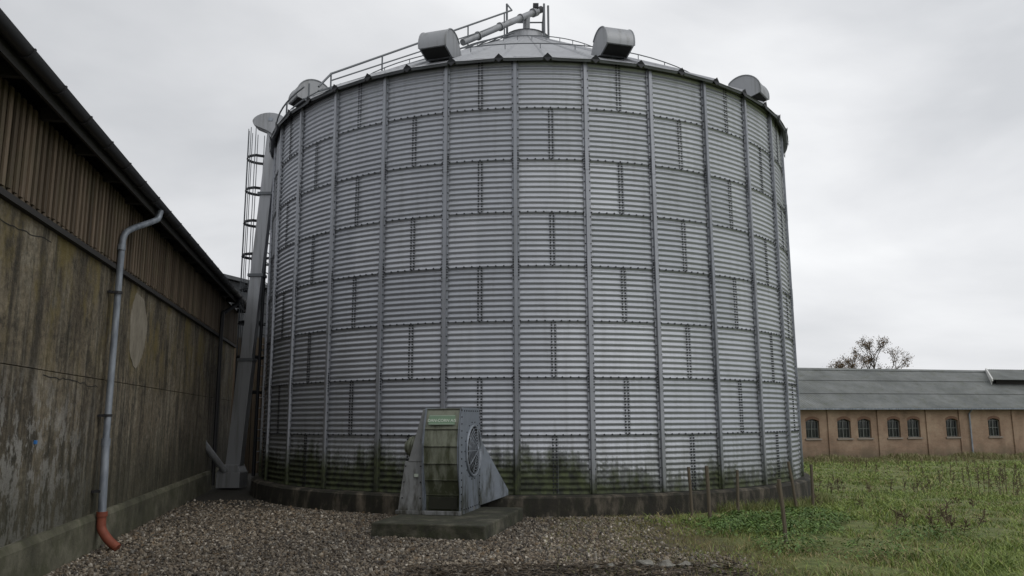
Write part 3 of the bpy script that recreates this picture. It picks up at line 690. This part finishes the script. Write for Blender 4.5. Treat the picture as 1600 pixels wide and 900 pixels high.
# ================================================================= TREE
random.seed(21)
tr=empty('autumn_tree'); TB=Vector((34.6,76,-.6)); mb=MB(); tips=[]
def br(p,d,l,r,lev):
    q=p+d*l; mb.cyl(p,q,r,r*.68,6 if lev<2 else 4,False)
    if lev>=3: tips.append((p,q))
    if lev>=6: return
    for k in range(3 if lev<5 else 2):
        a=Vector((random.gauss(0,1),random.gauss(0,1),random.gauss(.25,.6))).normalized()
        nd=(d*1.1+a*.66).normalized(); nd.z=max(nd.z,.0); nd.normalize()
        br(q,nd,l*random.uniform(.60,.76),max(r*.6,.014),lev+1)
br(TB,Vector((0,0,1)),3.2,.19,0)
m_bark,_,_=M('bark',.9,0,(.05,.042,.035)); mb.obj('trunk_and_limbs',m_bark,tr,recalc=False)
nl=6500; V=[];Cc=[]
for i in range(nl):
    p,q=random.choice(tips); c=p.lerp(q,random.random())+Vector((random.gauss(0,.17),random.gauss(0,.17),random.gauss(0,.17)))
    for k in range(3): V.append(c+Vector((random.uniform(-.08,.08),random.uniform(-.08,.08),random.uniform(-.08,.08))))
    w=random.random(); Cc+= [[.08+.10*w,.055+.045*w,.028]]*3
np_mesh('sparse_leaves',np.array([tuple(v) for v in V]),np.arange(nl*3).reshape(-1,3),m_weed,col=np.array(Cc),parent=tr)
# ================================================================= GRAVEL
phi=(1+5**.5)/2
ico=np.array([(-1,phi,0),(1,phi,0),(-1,-phi,0),(1,-phi,0),(0,-1,phi),(0,1,phi),(0,-1,-phi),(0,1,-phi),(phi,0,-1),(phi,0,1),(-phi,0,-1),(-phi,0,1)])/1.9
icf=np.array([(0,11,5),(0,5,1),(0,1,7),(0,7,10),(0,10,11),(1,5,9),(5,11,4),(11,10,2),(10,7,6),(7,1,8),(3,9,4),(3,4,2),(3,2,6),(3,6,8),(3,8,9),(4,9,5),(2,4,11),(6,2,10),(8,6,7),(9,8,1)])
def rotm(n):
    q=rng.normal(size=(n,4)); q/=np.linalg.norm(q,axis=1)[:,None]; w,x,y,z=q.T
    return np.stack([np.stack([1-2*(y*y+z*z),2*(x*y-z*w),2*(x*z+y*w)],-1),np.stack([2*(x*y+z*w),1-2*(x*x+z*z),2*(y*z-x*w)],-1),np.stack([2*(x*z-y*w),2*(y*z+x*w),1-2*(x*x+y*y)],-1)],1)
n=66000
px=rng.uniform(-7.2,4.2,n); py=8.0+9.2*rng.random(n)**1.25
wob=.5*np.sin(py*1.3+px)+.3*np.sin(py*3.1+2)+.35*rng.normal(size=n)
keep=(px<2.0+wob*.8+.1*(14-py))
o_=(px-P0.x)*N.x+(py-P0.y)*N.y; keep&=o_>.1
keep&=((px-C[0])**2+(py-C[1])**2)>7.0**2
lx=(px-FO.x)*ux.x+(py-FO.y)*ux.y; ly=(px-FO.x)*uy.x+(py-FO.y)*uy.y
keep&=~((lx>-.76)&(lx<1.02)&(ly>-1.1)&(ly<1.4))
keep&=~((py<9.15+.15*np.sin(px*3))&(px>-.9)&(rng.random(n)<.75))
keep&=~((py>15.2)&(rng.random(n)<.7))
px,py=px[keep],py[keep]; n=len(px)
s=rng.uniform(.010,.021,n)*(1+.6*(rng.random(n)<.1))
base=ico[None]*(1+rng.normal(0,.13,(n,12,1)))*np.stack([s*rng.uniform(1,1.6,n),s*rng.uniform(.8,1.2,n),s*rng.uniform(.5,.85,n)],-1)[:,None,:]
V=np.einsum('nij,nkj->nki',rotm(n),base)+np.stack([px,py,gh(px,py)+s*.35],-1)[:,None,:]
F=(icf[None]+12*np.arange(n)[:,None,None]).reshape(-1,3)
pal=np.array([(.20,.165,.12),(.125,.098,.068),(.27,.23,.175),(.05,.04,.03),(.155,.142,.12),(.42,.38,.32),(.17,.12,.07),(.075,.062,.048)])
ci=rng.choice(len(pal),n,p=[.22,.2,.12,.17,.10,.07,.05,.07]); col=pal[ci]*rng.uniform(.7,1.3,(n,1))
col*= (0.82+.18*np.sin(px*.9+1.3*np.sin(py*.8)))[:,None]
np_mesh('gravel',V.reshape(-1,3),F,m_stone,col=np.repeat(col,12,0))
for (x,y,sx,sy,sz) in ((1.52,9.42,.12,.08,.06),(1.75,9.34,.10,.07,.07),(1.98,9.40,.13,.06,.05),(1.12,9.36,.06,.05,.035),(.95,9.3,.05,.04,.03),(2.3,9.3,.05,.05,.03)):
    b_=bmesh.new(); bmesh.ops.create_icosphere(b_,subdivisions=3,radius=1)
    ph=random.random()*9
    for v in b_.verts:
        c_=v.co; k=1+.22*math.sin(c_.x*4+ph)*math.sin(c_.y*5+ph)+.12*math.sin(c_.z*7+ph)
        v.co=Vector((c_.x*sx*k,c_.y*sy*k,max(c_.z,-.3)*sz*k))
    bmesh.ops.rotate(b_,verts=b_.verts,matrix=Matrix.Rotation(random.random()*3,3,'Z'))
    me=bpy.data.meshes.new('rock'); b_.to_mesh(me); b_.free(); me.materials.append(m_rock)
    ob=bpy.data.objects.new('rock',me); ob.location=(x,y,.02); S.collection.objects.link(ob)
n=2600; x=rng.uniform(-1.2,2.6,n); y=8.5+rng.random(n)*1.0; ang=rng.random(n)*6.28; l=rng.uniform(.02,.07,n); w=rng.uniform(.003,.014,n)
dx=np.cos(ang);dy=np.sin(ang); z=.02+rng.random(n)*.03
V=np.stack([np.stack([x-dx*l,y-dy*l,z],-1),np.stack([x+dy*w,y-dx*w,z+.01],-1),np.stack([x+dx*l,y+dy*l,z],-1),np.stack([x-dy*w,y+dx*w,z+.006],-1)],1).reshape(-1,3)
col=np.repeat(np.array([(.046,.034,.021)])*rng.uniform(.3,2.6,(n,1)),4,0); np_mesh('leaf_litter',V,np.arange(n*4).reshape(-1,4),m_weed,col=col)
# ================================================================= GRASS
def blades(name,x,y,h,w,col,lean=.5,mat=None):
    n=len(x); a=rng.random(n)*6.283; b=rng.random(n)*6.283; z=gh(x,y)-.01
    wx,wy=np.cos(a)*w,np.sin(a)*w; lx=np.cos(b)*h*lean*rng.random(n); ly=np.sin(b)*h*lean*rng.random(n)
    p0=np.stack([x-wx,y-wy,z],-1);p1=np.stack([x+wx,y+wy,z],-1)
    p2=np.stack([x+wx*.7+lx*.4,y+wy*.7+ly*.4,z+h*.6],-1);p3=np.stack([x-wx*.7+lx*.4,y-wy*.7+ly*.4,z+h*.6],-1)
    p4=np.stack([x+lx*1.3,y+ly*1.3,z+h],-1)
    V=np.stack([p0,p1,p2,p3,p4],1).reshape(-1,3); k=5*np.arange(n)[:,None]
    F=np.concatenate([k+np.array([[0,1,2]]),k+np.array([[0,2,3]]),k+np.array([[3,2,4]])])
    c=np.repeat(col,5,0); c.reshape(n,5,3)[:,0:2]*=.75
    np_mesh(name,V,F,mat or m_grass,col=c)
n=250000
y=8.2+33*rng.random(n)**2.0; x=2.2+rng.random(n)*(.72*y+3)
wob=.6*np.sin(y*1.7+1)+.35*np.sin(y*4.1)+.45*rng.normal(size=n)
edge=sm((x-(2.8+wob))/1.5+.2)
far=np.clip((y-8)/30,0,1)
keep=(rng.random(n)<edge)&(((x-C[0])**2+(y-C[1])**2)>7.02**2)&(x<.74*y+1)
patch=.5+.25*np.sin(x*1.1+1.7*np.sin(y*.9))+.25*np.sin(y*.8+1.3*np.sin(x*.6)+2)
p3_=.5+.5*np.sin(x*.75+2.1*np.sin(y*.43+1))*np.sin(y*.62+1.7*np.sin(x*.5))
keep&=rng.random(n)<(.5+.6*patch)
x,y,edge,far,patch,p3_=x[keep],y[keep],edge[keep],far[keep],patch[keep],p3_[keep]; n=len(x)
p2_=.5+.5*np.sin(x*3.3+y*1.9+2*np.sin(y*2.3))*np.sin(y*3.9-x*1.2)
h=(.02+.065*rng.random(n)**1.5)*(.5+.8*patch+.6*p2_)*(1+.2*far)
h*=1+1.2*(rng.random(n)<.05)
w=.004+.013*far+.002*rng.random(n)
g1=np.array([.165,.235,.042]);g2=np.array([.27,.33,.08]);g3=np.array([.36,.30,.14]);g4=np.array([.09,.14,.03])
t=rng.random((n,1)); col=g1*(1-t)+g2*t
pb=.05+.35*(1-edge)+.30*(1-patch)**2+.38*np.clip(p3_*2-1.1,0,1)
col=np.where(rng.random((n,1))<pb[:,None],g3*rng.uniform(.5,1.15,(n,1)),col)
col=np.where(rng.random((n,1))<.4*p2_[:,None],g4,col)*rng.uniform(.8,1.2,(n,1))
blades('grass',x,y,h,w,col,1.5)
n=18000; y=8.3+6.3*rng.random(n); x=rng.normal(2.2,.95,n)+.1*(12-y)
k=((x-C[0])**2+(y-C[1])**2>7.02**2)&(x>.4)&(rng.random(n)<.35+.65*(np.sin(x*5+y*3)*np.sin(y*4-x*2)>0)); x,y=x[k],y[k]; n=len(x)
t=rng.random((n,1)); blades('dry_grass',x,y,.02+.06*rng.random(n),np.full(n,.003),np.array([.30,.23,.10])*(1-t)+np.array([.15,.19,.045])*t,1.3)
a=np.radians(rng.uniform(28,85,7000)); r_=7.0+np.abs(rng.normal(0,.16,7000)); x=C[0]+r_*np.sin(a); y=C[1]-r_*np.cos(a); n=7000
t=rng.random((n,1)); blades('tall_grass',x,y,.06+.24*rng.random(n)**2,np.full(n,.005),np.array([.24,.22,.09])*(1-t)+np.array([.11,.17,.035])*t,.6)
n=26000; s_=rng.uniform(-8,22,n); d_=-.3-np.abs(rng.normal(0,1.8,n)); x=BP.x+BD.x*s_+BN.x*d_; y=BP.y+BD.y*s_+BN.y*d_
t=rng.random((n,1)); blades('rough_grass',x,y,.06+.30*rng.random(n)**2*(.6+.6*np.sin(s_*1.3)),np.full(n,.02),np.array([.26,.21,.11])*(1-t)+np.array([.13,.16,.045])*t,.6)
def leaves(name,cx,cy,n,rad,hmax,size,c0,c1):
    a=rng.random(n)*6.283; r=rad*np.sqrt(rng.random(n))*(1+.35*np.sin(a*3+cx*9)+.2*np.sin(a*5+cy*7)); x=cx+r*np.cos(a); y=cy+r*np.sin(a)*.8
    kk=((x-C[0])**2+(y-C[1])**2)>7.0**2; x=x[kk];y=y[kk];r=r[kk];a=a[kk];n=len(x)
    z=gh(x,y)+rng.random(n)*hmax*(1-.4*np.clip(r/rad,0,1)**2)+.01
    d=np.stack([np.cos(a),np.sin(a),rng.normal(0,.35,n)],-1); d/=np.linalg.norm(d,axis=1)[:,None]
    s=np.cross(d,np.array([0,0,1.])+rng.normal(0,.3,(n,3))); s/=np.linalg.norm(s,axis=1)[:,None]
    l=size*rng.uniform(.5,1.2,(n,1)); c=np.stack([x,y,z],-1)
    V=np.stack([c-d*l,c-s*l*.42,c+d*l+[0,0,-.01],c+s*l*.42],1).reshape(-1,3)
    t=rng.random((n,1)); col=np.repeat((np.array(c0)*(1-t)+np.array(c1)*t)*rng.uniform(.7,1.2,(n,1)),4,0)
    np_mesh(name,V,np.arange(n*4).reshape(-1,4),m_weed,col=col)
for (cx,cy,nn,rd) in ((3.5,12.6,1400,.6),(4.2,12.1,1500,.7),(3.9,13.4,1600,.65),(4.9,13.2,1200,.7),(3.6,10.6,500,.5),(5.2,14.4,1100,.6),(3.1,12.0,400,.45),(5.9,11.6,350,.6),(4.5,10.2,350,.55)):
    leaves('nettle_patch',cx,cy,nn,rd,.19,.032,(.06,.12,.025),(.14,.23,.05))
def stalk(x,y,h,seed):
    random.seed(seed); mb=MB(); g0=float(gh(np.array(x),np.array(y)))
    p=Vector((x,y,g0-.02)); top=p+Vector((random.uniform(-.12,.12),random.uniform(-.1,.1),h)); mb.cyl(p,top,.008,.005,5)
    for i in range(int(12+h*12)):
        f=random.uniform(.3,1); q=p.lerp(top,f); d=Vector((random.gauss(0,1),random.gauss(0,1),random.uniform(.3,1.6))).normalized()
        e=q+d*random.uniform(.05,.18)*(1.3-f*.6); mb.cyl(q,e,.005,.003,4)
        for k in range(4):
            c_=q.lerp(e,random.uniform(.4,1)); s=.02; mb.add([c_+Vector((random.uniform(-s,s),random.uniform(-s,s),random.uniform(-s,s))) for _ in range(3)],[(0,1,2)])
    return mb
m_dead,_,_=M('dead_stalk',.9,0,(.11,.08,.05))
mb=MB(); random.seed(3)
spots=[(6.35,11.9,.5),(6.5,12.05,.4),(5.9,12.5,.3),(6.1,11.7,.35)]
for i in range(22): spots.append((14.2+random.gauss(0,.6),23+random.gauss(0,.8),random.uniform(.5,.95)))
for i in range(14): spots.append((11.0+random.gauss(0,1.2),24+random.gauss(0,1.2),random.uniform(.25,.5)))
for i in range(12): spots.append((8.8+random.gauss(0,.9),24+random.gauss(0,.9),random.uniform(.2,.45)))
for i in range(10): spots.append((random.uniform(5,12),random.uniform(11,18),random.uniform(.12,.28)))
for i in range(22): spots.append((random.uniform(12,24),random.uniform(26,40),random.uniform(.3,.6)))
for i,(x,y,h) in enumerate(spots):
    q=stalk(x,y,h,i); mb.add(q.v,q.f)
mb.obj('dead_weed_stalks',m_dead,None,recalc=False)
# ================================================================= WORLD
w=bpy.data.worlds.new('World'); S.world=w; w.use_nodes=True; nt=w.node_tree
bg=nt.nodes['Background']; bg.inputs['Strength'].default_value=.1
sky=nt.nodes.new('ShaderNodeTexSky'); sky.sky_type='NISHITA'; sky.sun_disc=False; sky.sun_elevation=R(48); sky.sun_rotation=R(140); sky.dust_density=4
tc=nt.nodes.new('ShaderNodeTexCoord'); mp=nt.nodes.new('ShaderNodeMapping'); mp.inputs['Scale'].default_value=(1.2,1.2,3.0); mp.inputs['Location'].default_value=(2.3,.4,.2); mp.inputs['Rotation'].default_value=(0,R(18),0)
nt.links.new(tc.outputs['Generated'],mp.inputs[0])
c1=noise(nt,mp.outputs[0],1.25,7,.48,.35); c2=noise(nt,mp.outputs[0],3.2,6,.5,.2)
cl=math_(nt,'ADD',math_(nt,'MULTIPLY',c1,.8),math_(nt,'MULTIPLY',c2,.2))
cc=ramp(nt,cl,[(.36,(.60,.615,.64)),(.5,(.78,.79,.81)),(.64,(.965,.975,.985))])
nx_=nt.nodes.new('ShaderNodeSeparateXYZ'); nt.links.new(tc.outputs['Generated'],nx_.inputs[0])
side=math_(nt,'MULTIPLY_ADD',nx_.outputs[0],1.4,10.4)
cc=mix(nt,1.0,cc,side,'MULTIPLY')
out=mix(nt,.95,sky.outputs[0],cc); nt.links.new(out,bg.inputs['Color'])
sun=bpy.data.lights.new('sun','SUN'); sun.energy=.6; sun.angle=R(45); sun.color=(1,.97,.93)
so=bpy.data.objects.new('sun',sun); S.collection.objects.link(so)
az=R(140); el=R(48); dirv=Vector((math.sin(az)*math.cos(el),math.cos(az)*math.cos(el),math.sin(el)))
so.rotation_euler=dirv.to_track_quat('Z','Y').to_euler()
# ================================================================= CAMERA
cam=bpy.data.cameras.new('camera'); co=bpy.data.objects.new('camera',cam); S.collection.objects.link(co); S.camera=co
cam.sensor_width=36; cam.lens=36*1220/1600; cam.clip_end=4000
co.matrix_world=Matrix.Translation((0,0,1.7))@Matrix.Rotation(R(90+9.5),4,'X')@Matrix.Rotation(R(-.25),4,'Z')
S.view_settings.view_transform='Standard'; S.view_settings.look='None'; S.view_settings.exposure=0
